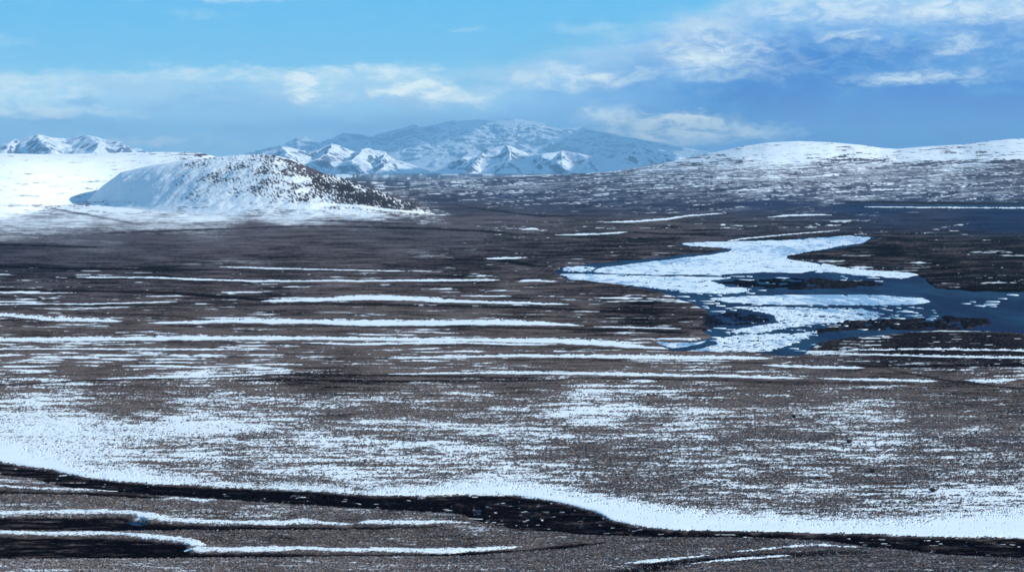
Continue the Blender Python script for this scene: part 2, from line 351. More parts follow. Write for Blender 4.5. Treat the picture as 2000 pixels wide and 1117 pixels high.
DL = [  # thin dark banks: x, y, half width
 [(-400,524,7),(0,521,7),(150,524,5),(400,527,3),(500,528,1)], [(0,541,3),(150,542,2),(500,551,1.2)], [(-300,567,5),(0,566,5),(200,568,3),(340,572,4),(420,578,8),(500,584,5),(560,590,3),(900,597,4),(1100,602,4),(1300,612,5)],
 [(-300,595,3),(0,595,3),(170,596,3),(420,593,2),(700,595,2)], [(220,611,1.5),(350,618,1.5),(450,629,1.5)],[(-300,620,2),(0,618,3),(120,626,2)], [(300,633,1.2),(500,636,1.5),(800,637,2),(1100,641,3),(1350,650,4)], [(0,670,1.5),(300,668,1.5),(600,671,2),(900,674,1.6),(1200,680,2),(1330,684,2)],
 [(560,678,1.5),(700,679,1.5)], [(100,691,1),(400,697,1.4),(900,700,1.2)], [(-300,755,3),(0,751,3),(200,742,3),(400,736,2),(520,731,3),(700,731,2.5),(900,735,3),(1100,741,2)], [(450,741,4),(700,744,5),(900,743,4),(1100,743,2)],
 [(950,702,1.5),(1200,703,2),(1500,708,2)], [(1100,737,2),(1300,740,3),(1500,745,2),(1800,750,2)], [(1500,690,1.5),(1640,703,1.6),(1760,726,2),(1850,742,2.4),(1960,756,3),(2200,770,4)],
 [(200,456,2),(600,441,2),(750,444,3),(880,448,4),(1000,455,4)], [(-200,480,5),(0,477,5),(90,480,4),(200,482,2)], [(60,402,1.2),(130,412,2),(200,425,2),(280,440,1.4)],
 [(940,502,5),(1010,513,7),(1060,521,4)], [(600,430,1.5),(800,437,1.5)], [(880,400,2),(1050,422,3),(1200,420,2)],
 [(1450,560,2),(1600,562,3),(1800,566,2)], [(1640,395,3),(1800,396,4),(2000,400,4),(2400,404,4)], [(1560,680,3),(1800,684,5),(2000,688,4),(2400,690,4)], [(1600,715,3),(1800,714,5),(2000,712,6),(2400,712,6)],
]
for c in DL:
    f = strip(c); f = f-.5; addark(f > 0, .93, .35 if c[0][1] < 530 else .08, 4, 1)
# dark blue tint of thick willow on the flats by the river
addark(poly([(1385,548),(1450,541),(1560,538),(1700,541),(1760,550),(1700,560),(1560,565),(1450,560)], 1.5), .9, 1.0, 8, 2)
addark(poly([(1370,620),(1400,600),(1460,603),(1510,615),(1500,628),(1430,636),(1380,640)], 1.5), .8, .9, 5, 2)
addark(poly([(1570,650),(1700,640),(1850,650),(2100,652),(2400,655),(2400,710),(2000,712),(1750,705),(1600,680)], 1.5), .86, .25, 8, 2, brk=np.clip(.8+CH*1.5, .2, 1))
SNOW = np.maximum(SNOW, .8*sst(CW, .955, .985)*(PX > 1560)*(PY > 652)*(PY < 715))

for c in ([(610,396,1.5),(640,399,2.2),(700,403,2.5),(745,409,2.5),(790,413,1.8),(850,418,1)], [(688,362.5,1),(700,367,1.6),(716,372,.8)], [(540,306,1),(560,309,1.6),(600,322,.8)]):
    SNOW = np.maximum(SNOW, (strip(c, .6)+FR0*.9 > 0)*1.0)
m_ = blur(poly([(610,340),(670,352),(750,382),(850,414),(790,408),(740,402),(690,396),(630,385),(600,350)]).astype(float), 8, 3)
DRK = DRK+(.75-DRK)*m_*.8
for c in ([(1300,964,.6),(1340,950,.8),(1380,941,.6)], [(1463,953,.6),(1508,974,.8)], [(1805,922,.6),(1850,932,.8)], [(1835,944,.6),(1905,927,.7)], [(1000,935,.5),(1120,912,.5)]):
    SNOW = np.maximum(SNOW, (strip(c, .8)+FR0*.8 > 0)*.7)
# ---- river bed and open water
RIVER = [(1085,527),(1100,518),(1130,515),(1200,508),(1300,500),(1350,494),(1400,490),(1425,485),(1390,481),(1335,478),(1322,472),(1400,469),(1500,467),(1600,461),(1680,457),(1715,464),(1680,476),(1620,486),
 (1560,494),(1537,499),(1560,506),(1610,511),(1640,520),(1700,526),(1790,531),(1810,545),(1830,560),(1900,566),(2000,567),(2600,560),(2600,640),(2000,648),(1850,642),(1760,648),(1680,655),(1620,662),(1590,672),(1570,690),(1530,692),(1480,684),(1400,683),(1320,683),
 (1290,676),(1275,662),(1340,664),(1395,655),(1370,645),(1395,630),(1385,606),(1350,590),(1320,578),(1290,568),(1200,551),(1150,547),(1100,541)]
rivm = poly(RIVER, 1.5, 10)
isl = poly([(1395,550),(1440,543),(1560,540),(1680,543),(1730,552),(1680,559),(1560,563),(1450,558)], 1.6) | \
      poly([(1650,622),(1750,620),(1850,614),(1930,618),(1940,628),(1880,640),(1750,641),(1660,640),(1600,648),(1590,640)], 1.4) | \
      poly([(1390,612),(1430,606),(1500,613),(1505,624),(1440,632),(1392,636)], 1.5)
addark(isl & (PX > 1570), .86, .35, 3, 1)
isln = fbm(PX/45, PY/2.2, 71, 5, .65)
rivd = rivm & ~(isl & (isln > np.where(PX > 1580, -.08, -.02)))
lakem = poly([(1690,401),(1800,398.5),(2000,398.5),(2600,397),(2600,403.5),(2000,403.5),(1850,403),(1750,402.5)], .5)
wetn = fbm(PX/34, PY/3.0, 75, 4)
strm = np.zeros(PX.shape, bool)
c0 = poly([(160,934),(300,947),(450,955),(600,962),(860,972),(1000,974),(1080,992),(1150,1003),(1250,1034),(1600,1042),(2000,1055),(2600,1060),(2600,1068),(2000,1066),(1600,1048),(1250,1040),(1100,1025),(960,1002),(820,984),(600,974),(420,968),(260,956)], .8)
strm |= c0 & (wetn > .22)
strm |= poly([(240,1010),(275,1009),(292,1018),(265,1020)], .5)
riverbed = rivd | lakem
BED = np.maximum(blur(riverbed.astype(float), 2, 1), 0)
DEPTH = -2.2*BED - 1.6*blur(strm.astype(float), 4, 1) - .55*blur(chm.astype(float), 5, 2)*(1-BED)
# bank shoulders: soft swells between the channels
SW = fbm(PX/300, PY/22, 80, 4, .55)
def ground_z(px, py):
    sw = samp(SW, px, py)
    py = np.asarray(py, float); dist = from_pixel(px, py)[1]
    amp = np.clip(dist/1400, .3, 1.2)*sst(py, 395, 470)
    return samp(DEPTH, px, py)+amp*(sw-.2)*(1-np.clip(samp(BED, px, py)*2, 0, 1))


# broad bank along the creek
top = [(-600,800),(-200,830),(0,852),(100,880),(160,905),(260,915),(330,928),(420,938),(520,947),(640,950),(700,956),(760,950),(840,946),(900,936),(1000,938),(1060,944),(1120,955),(1220,972),(1300,986),(1400,995),(1500,1000),(1600,1008),(1750,1012),(1850,1000),(2000,990),(2600,990)]
bot = [(2600,1038),(2000,1047),(1850,1047),(1700,1041),(1500,1037),(1330,1034),(1260,1028),(1200,1016),(1160,996),(1110,983),(1060,973),(1000,965),(900,963),(860,966),(720,965),(600,956),(450,950),(300,943),(170,931),(100,916),(0,900),(-600,848)]
bm_ = poly(top+bot, .8)
SNOW = np.where(riverbed, 0, SNOW)
SNOW = np.where(bm_ & ((PX > 2200) | (PX < -200)), 1, SNOW)

# ------------------------------------------------------------------ materials
def newmat(name):
    m = bpy.data.materials.new(name); m.use_nodes = True; t = m.node_tree
    return m, t, t.nodes['Principled BSDF']
def bump(t, bs, h, dist, strength=1.0):
    b = t.nodes.new('ShaderNodeBump'); b.inputs['Distance'].default_value = dist; b.inputs['Strength'].default_value = strength
    t.links.new(h, b.inputs['Height']); t.links.new(b.outputs[0], bs.inputs['Normal'])
SNOWC = (.86, .89, .87, 1)
def cover_mat(name, rockc=(.094, .067, .055, 1), darkc=(.0025, .002, .004, 1), grain=.9, gw=.7, palec=(.24, .19, .17, 1)):
    m, t, bs = newmat(name)
    at = N(t, 'ShaderNodeAttribute', attribute_name='cover'); sp = N(t, 'ShaderNodeSeparateColor'); t.links.new(at.outputs['Color'], sp.inputs[0])
    geo = N(t, 'ShaderNodeNewGeometry'); P = geo.outputs['Position']
    f1 = noise(t, vmul(t, P, (1, .55, 1)), grain, 4, .7)
    f2 = noise(t, P, grain*.02, 5, .6)
    v = mixc(t, ramp(t, f1, .3, .72), rockc, palec)
    v = mixc(t, ramp(t, f2, .35, .7, 0, .5), v, rockc)
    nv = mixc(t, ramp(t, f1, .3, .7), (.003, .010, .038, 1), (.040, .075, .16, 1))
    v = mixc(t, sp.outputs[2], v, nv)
    v = mixc(t, ramp(t, sp.outputs[1], .25, .98), v, darkc)
    s = mth(t, 'ADD', sp.outputs[0], mth(t, 'MULTIPLY', mth(t, 'SUBTRACT', f1, .5), mth(t, 'MULTIPLY', ramp(t, sp.outputs[1], .97, .70), gw)))
    sm = ramp(t, s, .16, .84)
    sc_ = mixc(t, ramp(t, f2, .3, .7), SNOWC, (.80, .85, .85, 1))
    t.links.new(mixc(t, sm, v, sc_), bs.inputs['Base Color'])
    bs.inputs['Roughness'].default_value = .95; bs.inputs['Specular IOR Level'].default_value = 0.0
    bump(t, bs, f1, .25, .6)
    return m
M_ground = cover_mat('tundra_cover')
M_hill = cover_mat('hill_cover', grain=.40, gw=.35, palec=(.15, .125, .12, 1))
def snow_mat(name, c1, c2, scale, rough=.6, bd=.12, stretch=(1, 1, 1), spec=.3, edge=(.28, .25, .24, 1), lo=.38, hi=.62):
    m, t, bs = newmat(name)
    geo = N(t, 'ShaderNodeNewGeometry'); P = vmul(t, geo.outputs['Position'], stretch)
    f = noise(t, P, scale, 6, .62); g = noise(t, P, scale*.09, 4, .6)
    at = N(t, 'ShaderNodeAttribute', attribute_name='thin'); sp = N(t, 'ShaderNodeSeparateColor'); t.links.new(at.outputs['Color'], sp.inputs[0])
    cc = mixc(t, ramp(t, mth(t, 'ADD', mth(t, 'MULTIPLY', f, .5), mth(t, 'MULTIPLY', g, .5)), lo, hi), c1, c2)
    t.links.new(mixc(t, ramp(t, mth(t, 'ADD', sp.outputs[0], mth(t, 'MULTIPLY', f, .6)), .25, .85, 1, 0), cc, edge), bs.inputs['Base Color'])
    bs.inputs['Roughness'].default_value = rough; bs.inputs['Specular IOR Level'].default_value = spec
    bump(t, bs, f, bd, .7)
    return m
M_snow = snow_mat('packed_snow', (.82, .87, .86, 1), (.89, .92, .90, 1), 1.4)
M_ice = snow_mat('river_ice', (.26, .42, .56, 1), (.84, .89, .90, 1), .10, .5, .03, (1, .35, 1), edge=(.09, .17, .28, 1), lo=.40, hi=.53)
M_mount0 = snow_mat('mountain_snow', (.74, .82, .88, 1), (.88, .92, .93, 1), .004, .8, 6)
M_mount, t, bs = newmat('mountain_rock_and_snow')
geo = N(t, 'ShaderNodeNewGeometry'); sx = N(t, 'ShaderNodeSeparateXYZ'); t.links.new(geo.outputs['Normal'], sx.inputs[0])
f = noise(t, geo.outputs['Position'], .0035, 8, .68)
steep = mth(t, 'ADD', sx.outputs[2], mth(t, 'MULTIPLY', mth(t, 'SUBTRACT', f, .5), .9))
t.links.new(mixc(t, ramp(t, steep, .70, .86), (.10, .12, .17, 1), (.85, .89, .90, 1)), bs.inputs['Base Color'])
bs.inputs['Roughness'].default_value = .9; bs.inputs['Specular IOR Level'].default_value = .1; bump(t, bs, f, 14, .6)
# water
M_water, t, bs = newmat('dark_water'); t.nodes.remove(bs)
geo = N(t, 'ShaderNodeNewGeometry'); hgt = noise(t, geo.outputs['Position'], .8, 4, .6)
bp = t.nodes.new('ShaderNodeBump'); bp.inputs['Distance'].default_value = .1; t.links.new(hgt, bp.inputs['Height'])
df = t.nodes.new('ShaderNodeBsdfDiffuse'); gl = t.nodes.new('ShaderNodeBsdfGlossy'); mx = t.nodes.new('ShaderNodeMixShader')
t.links.new(mixc(t, ramp(t, noise(t, vmul(t, geo.outputs['Position'], (.02, .006, 1)), 1.0, 5, .65), .4, .62), (.004, .014, .05, 1), (.012, .045, .09, 1)), df.inputs['Color'])
gl.inputs['Roughness'].default_value = .25; t.links.new(bp.outputs[0], gl.inputs['Normal']); mx.inputs[0].default_value = .06
t.links.new(df.outputs[0], mx.inputs[1]); t.links.new(gl.outputs[0], mx.inputs[2]); t.links.new(mx.outputs[0], t.nodes['Material Output'].inputs['Surface'])
M_twig, t, bs = newmat('willow_twigs')
at = N(t, 'ShaderNodeAttribute', attribute_name='tint')
t.links.new(at.outputs['Color'], bs.inputs['Base Color']); bs.inputs['Roughness'].default_value = .9; bs.inputs['Specular IOR Level'].default_value = .1

# ------------------------------------------------------------------ mesh helpers
def mesh_obj(name, V, Fq, mat, label=None, cat=None, group=None, kind=None, cover=None, attr='cover', smooth=True, parent=None):
    me = bpy.data.meshes.new(name); V = np.asarray(V, np.float32); Fq = np.asarray(Fq, np.int32); k = Fq.shape[1]
    me.vertices.add(len(V)); me.vertices.foreach_set('co', V.ravel())
    me.loops.add(Fq.size); me.loops.foreach_set('vertex_index', Fq.ravel())
    me.polygons.add(len(Fq)); me.polygons.foreach_set('loop_start', np.arange(0, Fq.size, k, dtype=np.int32))
    me.polygons.foreach_set('loop_total', np.full(len(Fq), k, np.int32))
    if smooth: me.polygons.foreach_set('use_smooth', np.ones(len(Fq), bool))
    me.update(calc_edges=True)
    if cover is not None:
        a = me.color_attributes.new(attr, 'FLOAT_COLOR', 'POINT')
        c = np.ones((len(V), 4), np.float32); c[:, :3] = cover; a.data.foreach_set('color', c.ravel())
    me.materials.append(mat)
    o = bpy.data.objects.new(name, me); sc.collection.objects.link(o)
    if kind: o['kind'] = kind
    if label: o['label'] = label
    if cat: o['category'] = cat
    if group: o['group'] = group
    if parent: o.parent = parent
    return o
def gridfaces(nr, nc):
    i = np.arange(nr*nc).reshape(nr, nc)
    return np.stack([i[:-1, :-1], i[:-1, 1:], i[1:, 1:], i[1:, :-1]], -1).reshape(-1, 4)[:, ::-1]
def compact(V, Fq, *att):
    u, inv = np.unique(Fq, return_inverse=True)
    return (V[u], inv.reshape(Fq.shape))+tuple(a[u] for a in att)

# ------------------------------------------------------------------ ground
cols = np.concatenate([np.arange(-6000, -1500, 90.), np.arange(-1500, -300, 10.), np.arange(-300, -60, 5.), np.arange(-60, 2060, 2.0), np.arange(2060, 2300, 5.), np.arange(2300, 3500, 10.), np.arange(3500, 8000, 90.)])
rows = np.concatenate([[331.0, 331.6, 332.5, 334, 336, 340, 345, 350, 360, 370, 380], np.arange(385, 1262, 1.2)])
gx, gy = np.meshgrid(cols, rows)
X, Y = from_pixel(gx, gy); Z = ground_z(gx, gy)
cov = np.stack([samp(SNOW, gx, gy), samp(DRK, gx, gy), samp(BLU, gx, gy)], -1)
# plain all round the viewpoint
V = np.stack([X, Y, Z], -1).reshape(-1, 3); Fg = gridfaces(*gx.shape); C = cov.reshape(-1, 3)
yn = Y[-1, 0]; nb = len(cols); last = (len(rows)-1)*nb+np.arange(nb)
apron = []; base = len(V); prev = last
for yy, sx in ((yn*.6, 1.6), (yn*.1, 3), (-600, 9), (-4000, 30)):
    ax = X[-1]*sx; pv = np.stack([ax, np.full(nb, yy), np.full(nb, -.3)], -1)
    idx = base+np.arange(nb); V = np.vstack([V, pv]); C = np.vstack([C, np.tile([.15, .4, 0], (nb, 1))])
    Fg = np.vstack([Fg, np.stack([prev[:-1], prev[1:], idx[1:], idx[:-1]], -1)[:, ::-1]]); prev = idx; base += nb
# left and right flanks
for side, ci in ((-1, 0), (1, nb-1)):
    e = np.arange(len(rows))*nb+ci; ev = V[e].copy(); ev[:, 0] = ev[:, 0]*4; idx = base+np.arange(len(e)); base += len(e)
    V = np.vstack([V, ev]); C = np.vstack([C, C[e]])
    q = np.stack([e[:-1], e[1:], idx[1:], idx[:-1]], -1)
    Fg = np.vstack([Fg, q[:, ::-1] if side > 0 else q])
mesh_obj('ground', V, Fg, M_ground, kind='structure', cover=C)

# ------------------------------------------------------------------ water
def sheet(name, mask, z, step=3, grow=5):
    m = blur(mask.astype(float), grow, 2) > .02
    px = xs[::2]; py = ys[::1]
    sub = m[:, ::2]; nr, nc = sub.shape; q = sub[:-1, :-1] | sub[1:, 1:] | sub[:-1, 1:] | sub[1:, :-1]
    i = np.arange(nr*nc).reshape(nr, nc); Fq = np.stack([i[1:, :-1], i[1:, 1:], i[:-1, 1:], i[:-1, :-1]], -1)[q]
    A, B = np.meshgrid(px, py); x, y = from_pixel(A, B)
    V = np.stack([x, y, np.full(x.shape, z)], -1).reshape(-1, 3); V, Fq = compact(V, Fq)
    return mesh_obj(name, V, Fq, M_water, kind='structure')
sheet('river', rivm, -1.3)
sheet('lake', lakem, -1.3)
sheet('stream', strm, -1.35)

# ------------------------------------------------------------------ snow drifts and ice sheets (heights above the ground they lie on)
FR = fbm(PX/16, PY/3.2, 120, 5, .7); FC = fbm(PX/38, PY/4.5, 130, 4, .6)
def patch(name, field, mat, thick, label, cat, group, zbase=None, cut=0.0, minf=0):
    """heightfield lying where field > 0; field in image pixel raster, thick = metres at field 1"""
    j, i = np.where(field > cut-.4)
    if len(j) == 0: return None
    j0, j1, i0, i1 = max(j.min()-1, 0), j.max()+2, max(i.min()-1, 0), i.max()+2
    f = field[j0:j1, i0:i1]; A = PX[j0:j1, i0:i1]; B = PY[j0:j1, i0:i1]; nr, nc = f.shape
    keep = (f > cut); k = keep[:-1, :-1] | keep[1:, 1:] | keep[:-1, 1:] | keep[1:, :-1]
    ii = np.arange(nr*nc).reshape(nr, nc); Fq = np.stack([ii[1:, :-1], ii[1:, 1:], ii[:-1, 1:], ii[:-1, :-1]], -1)[k]
    x, y = from_pixel(A, B)
    gz = ground_z(A, B) if zbase is None else np.full(A.shape, zbase)
    hs = np.clip(f-cut, 0, 1.5); p = np.pad(hs, ((2, 2), (5, 5)), mode='edge'); hs = sum(p[a:a+nr, b:b+nc] for a in range(5) for b in range(11))/55
    z = gz+np.where(f > cut, .06+thick*(1-np.exp(-2.0*hs)), -.12)
    V = np.stack([x, y, z], -1).reshape(-1, 3); e_ = np.repeat(np.clip((f-cut)/.45, 0, 1).reshape(-1, 1), 3, 1); V, Fq, e_ = compact(V, Fq, e_)
    return mesh_obj(name, V, Fq, mat, label=label, cat=cat, group=group, cover=e_, attr='thin')
GD = 'long snow drifts lying on the tundra'
DR = [
 ('thin broken snow drift just below the dark flats, highest line on the brown plain', [(430,521,1.6),(500,523,1.8),(650,526,1.2),(800,529,1.2)], .5),
 ('narrow straight snow drift running across the brown plain towards the river inlet', [(150,541,1.3),(300,542,1.8),(400,546,1.8),(500,548,2.2),(700,548,2.2),(850,547,2.8),(975,546,2.6)], .5),
 ('white snow drift with dark bank under it, left end frayed into small patches', [(510,588,2),(560,586,4),(620,585,6),(700,580,6.5),(800,582,5.5),(900,588,4),(1000,591,3),(1110,594,2)], .6),
 ('hair thin snow line above the black bank at the left edge of the plain', [(-300,595,1.4),(0,594,1.3),(170,593,1.5),(345,589,1.2)], .5),
 ('broken snow drift at left edge, split by small dark hollows', [(-300,610,4),(0,614,4),(90,621,5.5),(180,624,4),(240,627,3)], 1.2),
 ('long thick snow drift ending in a point short of the river bank', [(290,630,2),(400,628,4),(450,626,6),(550,627,7),(700,629,7.5),(850,629,8),(1000,629,7),(1080,632,4),(1140,635,1.8)], .55),
 ('thin snow line continuing from the long thick drift towards the river', [(1160,637,1.3),(1240,639,1.6),(1330,642,1.6)], .5),
 ('longest snow drift, crossing the plain from the left edge to the frozen river bend', [(-400,662,5),(0,662,6),(150,661,6),(300,660,6),(500,659,6),(700,661,4.5),(850,663,5),(1000,664,6),(1100,665,8.5),(1200,670,8),(1260,677,3.5),(1315,681,1.5)], .6),
 ('slim double snow line tucked under the longest drift', [(590,669,1.3),(700,672,2.2),(800,670,2.2),(900,669,2.4),(1010,672,2.2),(1090,672,1.4)], .7),
 ('faint thin snow line at the left below the longest drift', [(-200,681,1.5),(0,681,2),(150,680,1.8),(270,681,2.4),(400,682,1.8),(540,682,1.2)], .7),
 ('soft snow drift along the swell in front of the frozen river bend', [(760,699,2),(900,696,2.6),(1000,694,4),(1200,696,4.4),(1350,697,5.5),(1440,697,5),(1510,699,2)], .8),
 ('short snow drift between two brown swells below the river mouth', [(1490,713,2.2),(1600,716,4),(1690,718,3)], .8),
 ('thin wavy snow drift over the dark brown hollow, running right across the plain', [(760,729,1.4),(900,728,2),(1000,727,3.4),(1200,730,4.2),(1300,732,3.2),(1450,735,3.4),(1570,738,3)], .7),
 ('right hand snow line near the dark creek, below the river flats', [(1600,738,2),(1700,740,3),(1830,743,3)], .8),
 ('thin slanting snow drift above the brown hollow at left', [(190,739,1.6),(330,736,2.4),(430,734,2.4),(520,730,1.6)], .7),
 ('small snow patch by the creek at the right edge of the plain', [(1885,741,3),(1930,743,5),(1985,741,4)], 1.2),
 ('snow drift following the upper bank of the left foreground creek', [(-300,940,2),(0,948,2.6),(60,952,2.6),(120,954,3),(230,956,1.5)], .7),
 ('stepped snow drift across the foreground willow patch', [(-400,998,5),(0,1000,5),(100,998,6),(250,999,6),(290,1005,9),(340,1014,6),(450,1018,5),(550,1020,5),(590,1016,8),(650,1021,3.5),(690,1022,2)], .55),
 ('short snow drift tapering to the right in the middle foreground', [(695,1021,2),(720,1018,5.5),(800,1019,5),(880,1018,4),(920,1020,1.5)], .5),
 ('nearest left snow drift, curling down beside the black pool', [(-400,1034,3),(0,1038,4),(100,1040,5),(200,1039,5),(280,1045,6),(330,1049,6),(360,1053,8),(380,1060,10),(402,1064,9)], .55),
 ('nearest snow drift, a long ribbon along the lowest black bank', [(360,1071,4),(400,1071,6),(500,1071,6),(600,1069,6),(650,1073,5),(750,1072,5),(850,1074,5),(950,1071,4),(1020,1067,2)], .5),
 ('ragged snow streak in the lower right willow patch', [(1220,1099,2),(1280,1095,3.4),(1350,1087,2.6),(1392,1083,1.5)], 1.2),
 ('thin snow streak slanting up between two dark furrows at lower right', [(1350,1101,1.6),(1450,1090,2.6),(1545,1084,1.5)], 1.1),
 ('broken snow streak below the dark creek at lower right', [(1430,1077,1.5),(1530,1067,2),(1590,1063,2),(1700,1069,1.6)], 1.4),
 ('bright jagged snow streak above the brown rise behind the river', [(1180,434,1.5),(1240,432,2),(1300,428,2.6),(1350,421,1.8),(1418,416,1.4)], .5),
 ('white snow patch on the brown rise left of the frozen river', [(1085,459,1.2),(1130,458,2.4),(1180,456,1.8),(1228,453,1.4)], .6),
 ('snow streak slanting up behind the frozen river', [(1405,471,1),(1480,463,1.3),(1560,456,1.2),(1640,449,1.2)], .4),
 ('flat snow patch by the far blue willows behind the river', [(1500,424,1.2),(1540,421,2.4),(1590,419,2.4),(1625,420,1.2)], .6),
 ('small bright snow patch beside the dark inlet west of the river', [(945,505,1.6),(990,503,2.8),(1030,502,1.8)], .6),
 ('long pale snow drift in the willows beyond the creek mouth at right', [(1570,689,2),(1700,691,2.2),(1850,696,2.4),(2000,698,2.6),(2300,700,2.5)], 1.2),
 ('upper broken snow line in the willows right of the river mouth', [(1640,683,1.3),(1800,681,1.6),(2000,684,1.8),(2200,686,1.8)], 1.6),
 ('straight white snow line across the far lake shore at right', [(1690,404.2,1.3),(1780,404.8,1.0),(1850,405.3,1.5),(2000,406.2,1.6),(2500,406.4,1.6)], 1.1),
]
for lab, pts, amp in DR:
    up = sst(np.interp(PX[0], np.array(pts)[:, 0], np.array(pts)[:, 1])[None]-PY, -1.5, 1.5)
    pts = [(a_, b_, c_*.80) for a_, b_, c_ in pts]
    f = strip(pts, 1.2)+(FR*1.5+.22*WN)*amp*(.35+1.1*up)+FC*(.3+.6*(pts[0][1] > 930))*amp-.15*up
    f = np.where(strip(pts, 1.2) > -1.3, f, -9)
    patch('snow_drift', f, M_snow, .22, lab, 'snow drift', GD)
bm = bm_
tp = np.array(top); yt = np.interp(PX[0], tp[:, 0], tp[:, 1])[None]
f = np.clip((PY-yt)/26, -1.2, 1)+FR*1.1+FC*1.0+.35*WN+.05
f = np.where(poly([(-600,700),(2600,700)]+bot, .8), f, -9)
patch('snow_bank', f, M_snow, .12, 'broad white snow bank sweeping along the near creek across the whole foreground', 'snow bank', None)
um = poly([(-600,790),(0,808),(150,810),(250,814),(350,822),(450,828),(600,834),(760,832),(700,842),(560,850),(420,848),(330,856),(250,870),(190,900),(100,885),(0,862),(-600,830)], 1)
f = np.where(um | (blur(um.astype(float), 20, 8) > .1), blur(um.astype(float), 26, 9)*2-1+FR*2.2+FC*1.6+.5*WN-.5, -9)
patch('snow_field', f, M_snow, .06, 'smooth wind packed snow field at left above the near creek', 'snow field', None)

GI = 'ice sheets on the frozen river'
IC = [
 ('largest pale blue ice sheet, filling the upper river bend', [(1165,522),(1250,511),(1340,501),(1420,491),(1432,484),(1350,478),(1325,473),(1420,470),(1520,468),(1600,463),(1655,458),(1702,463),(1688,472),(1640,479),(1570,491),(1536,498),(1545,505),(1600,513),(1615,522),(1560,531),(1500,529),(1400,533),(1300,534),(1200,532),(1160,528)], .35),
 ('ice tail stretching right from the upper bend towards the brown flats', [(1610,511),(1660,517),(1740,527),(1795,532),(1770,541),(1700,537),(1625,529),(1590,530)], .7),
 ('cracked ice shelf along the left shore of the river', [(1092,532),(1160,533),(1300,537),(1440,539),(1385,546),(1420,556),(1472,562),(1440,570),(1360,570),(1290,562),(1200,550),(1120,545)], .9),
 ('long straight white ice sheet across the middle of the river', [(1380,580),(1450,575),(1560,572),(1700,573),(1800,579),(1820,587),(1780,592),(1600,592),(1500,591),(1420,587)], .3),
 ('jigsaw of broken ice below the long straight sheet', [(1420,595),(1560,597),(1680,599),(1728,609),(1705,622),(1600,628),(1540,637),(1480,647),(1425,645),(1450,636),(1520,626),(1512,612),(1470,603)], 1.2),
 ('lowest ice sheet, wedged into the river mouth by the brown bank', [(1340,684),(1400,668),(1400,656),(1470,647),(1540,648),(1600,641),(1570,656),(1535,672),(1500,682),(1440,685)], 1.3),
 ('bright white wedge of ice against the dark point of the left bank', [(1270,659),(1300,664),(1350,665),(1398,657),(1345,672),(1312,676),(1290,669)], .8),
 ('small ragged ice patch at the left tip of the river', [(1095,522),(1130,517),(1170,520),(1150,529),(1110,529)], 1.3),
]
big = np.zeros(PX.shape, bool)
SN = fbm(PX/60, PY/2.6, 158, 5, .65)
crack = np.abs(fbm(PX/55, PY/7.5, 150, 3, .5)); crk2 = np.abs(fbm((PX+PY*5)/55, PY/3.0, 155, 3, .5))
for lab, pts, amp in IC:
    m = poly(pts, 1.1); big |= m
    f = blur(m.astype(float), 4, 1.2)*2-1
    f = np.where(f > -.97, f*(1.5-.25*amp)+FR*.3*amp+SN*(1.0+1.9*max(amp-.3, 0)), -9)
    f = np.where((crack < .010+.010*amp) | ((crk2 < .05) & (amp > 1.1)), -1, f)
    patch('ice_sheet', f, M_ice, .10, lab, 'ice sheet', GI, zbase=-1.25)
# loose floes: each its own slab, clustered where the photograph shows broken ice
zones = [((1370, 1760), (592, 612), 50, 'under the long straight ice sheet'), ((1700, 1830), (594, 630), 30, 'off the right end of the long straight ice sheet'), ((1380, 1600), (636, 668), 50, 'in the narrows of the river mouth'), ((1100, 1420), (528, 550), 30, 'along the left shelf of ice'),
         ((1330, 1520), (566, 600), 30, 'by the tip of the brown left bank'), ((1560, 1780), (614, 645), 30, 'beside the low brown island'), ((1480, 1620), (660, 690), 24, 'in the dark pool of the river mouth'), ((1640, 1800), (522, 556), 24, 'below the ice tail by the brown flats'), ((1860, 2050), (572, 604), 14, 'in the open blue reach at right'), ((1400, 1560), (540, 556), 8, 'by the blue willow island')]
placed = 0
taken = np.zeros(PX.shape, bool)
for (xa, xb), (ya, yb), n, where in zones:
    for k in range(n):
        cx, cy = rng.uniform(xa, xb), rng.uniform(ya, yb)
        if samp(rivm.astype(float), cx, cy) < .9 or samp(big.astype(float), cx, cy) > .3 or samp(taken.astype(float), cx, cy) > 0: continue
        w = rng.uniform(1.6, 4.4)**2; h = rng.uniform(.4, 1.5); q = rng.integers(7, 11)
        an = np.sort(rng.uniform(0, 2*np.pi, q)); rr = rng.uniform(.6, 1.05, q)
        ox = cx+w*rr*np.cos(an)+h*3*np.sin(an); oy = cy+h*rr*np.sin(an)
        taken |= (np.abs(PX-cx) < w+4) & (np.abs(PY-cy) < h+1.2)
        x, y = from_pixel(ox, oy, -1.25)
        top = np.stack([x, y, np.full(q, -1.0)], -1); ins = top.copy(); c = top.mean(0)
        ins = c+(top-c)*.8; ins[:, 2] = -.94; botv = top.copy(); botv[:, 2] = -1.5
        V = np.vstack([top, botv, ins, [[c[0], c[1], -.92]]]); I = np.arange(q); J = (I+1) % q
        tri = np.vstack([np.stack([I, J, I+q], -1)[:, ::-1], np.stack([J, J+q, I+q], -1)[:, ::-1], np.stack([I, J, J+2*q], -1), np.stack([I, J+2*q, I+2*q], -1), np.stack([I+2*q, J+2*q, np.full(q, 3*q)], -1)])
        mesh_obj('ice_floe', V, tri, M_ice, label='small white ice floe '+where, cat='ice floe', group='loose ice floes on the river', smooth=False, cover=np.ones((len(V), 3)), attr='thin')
        placed += 1

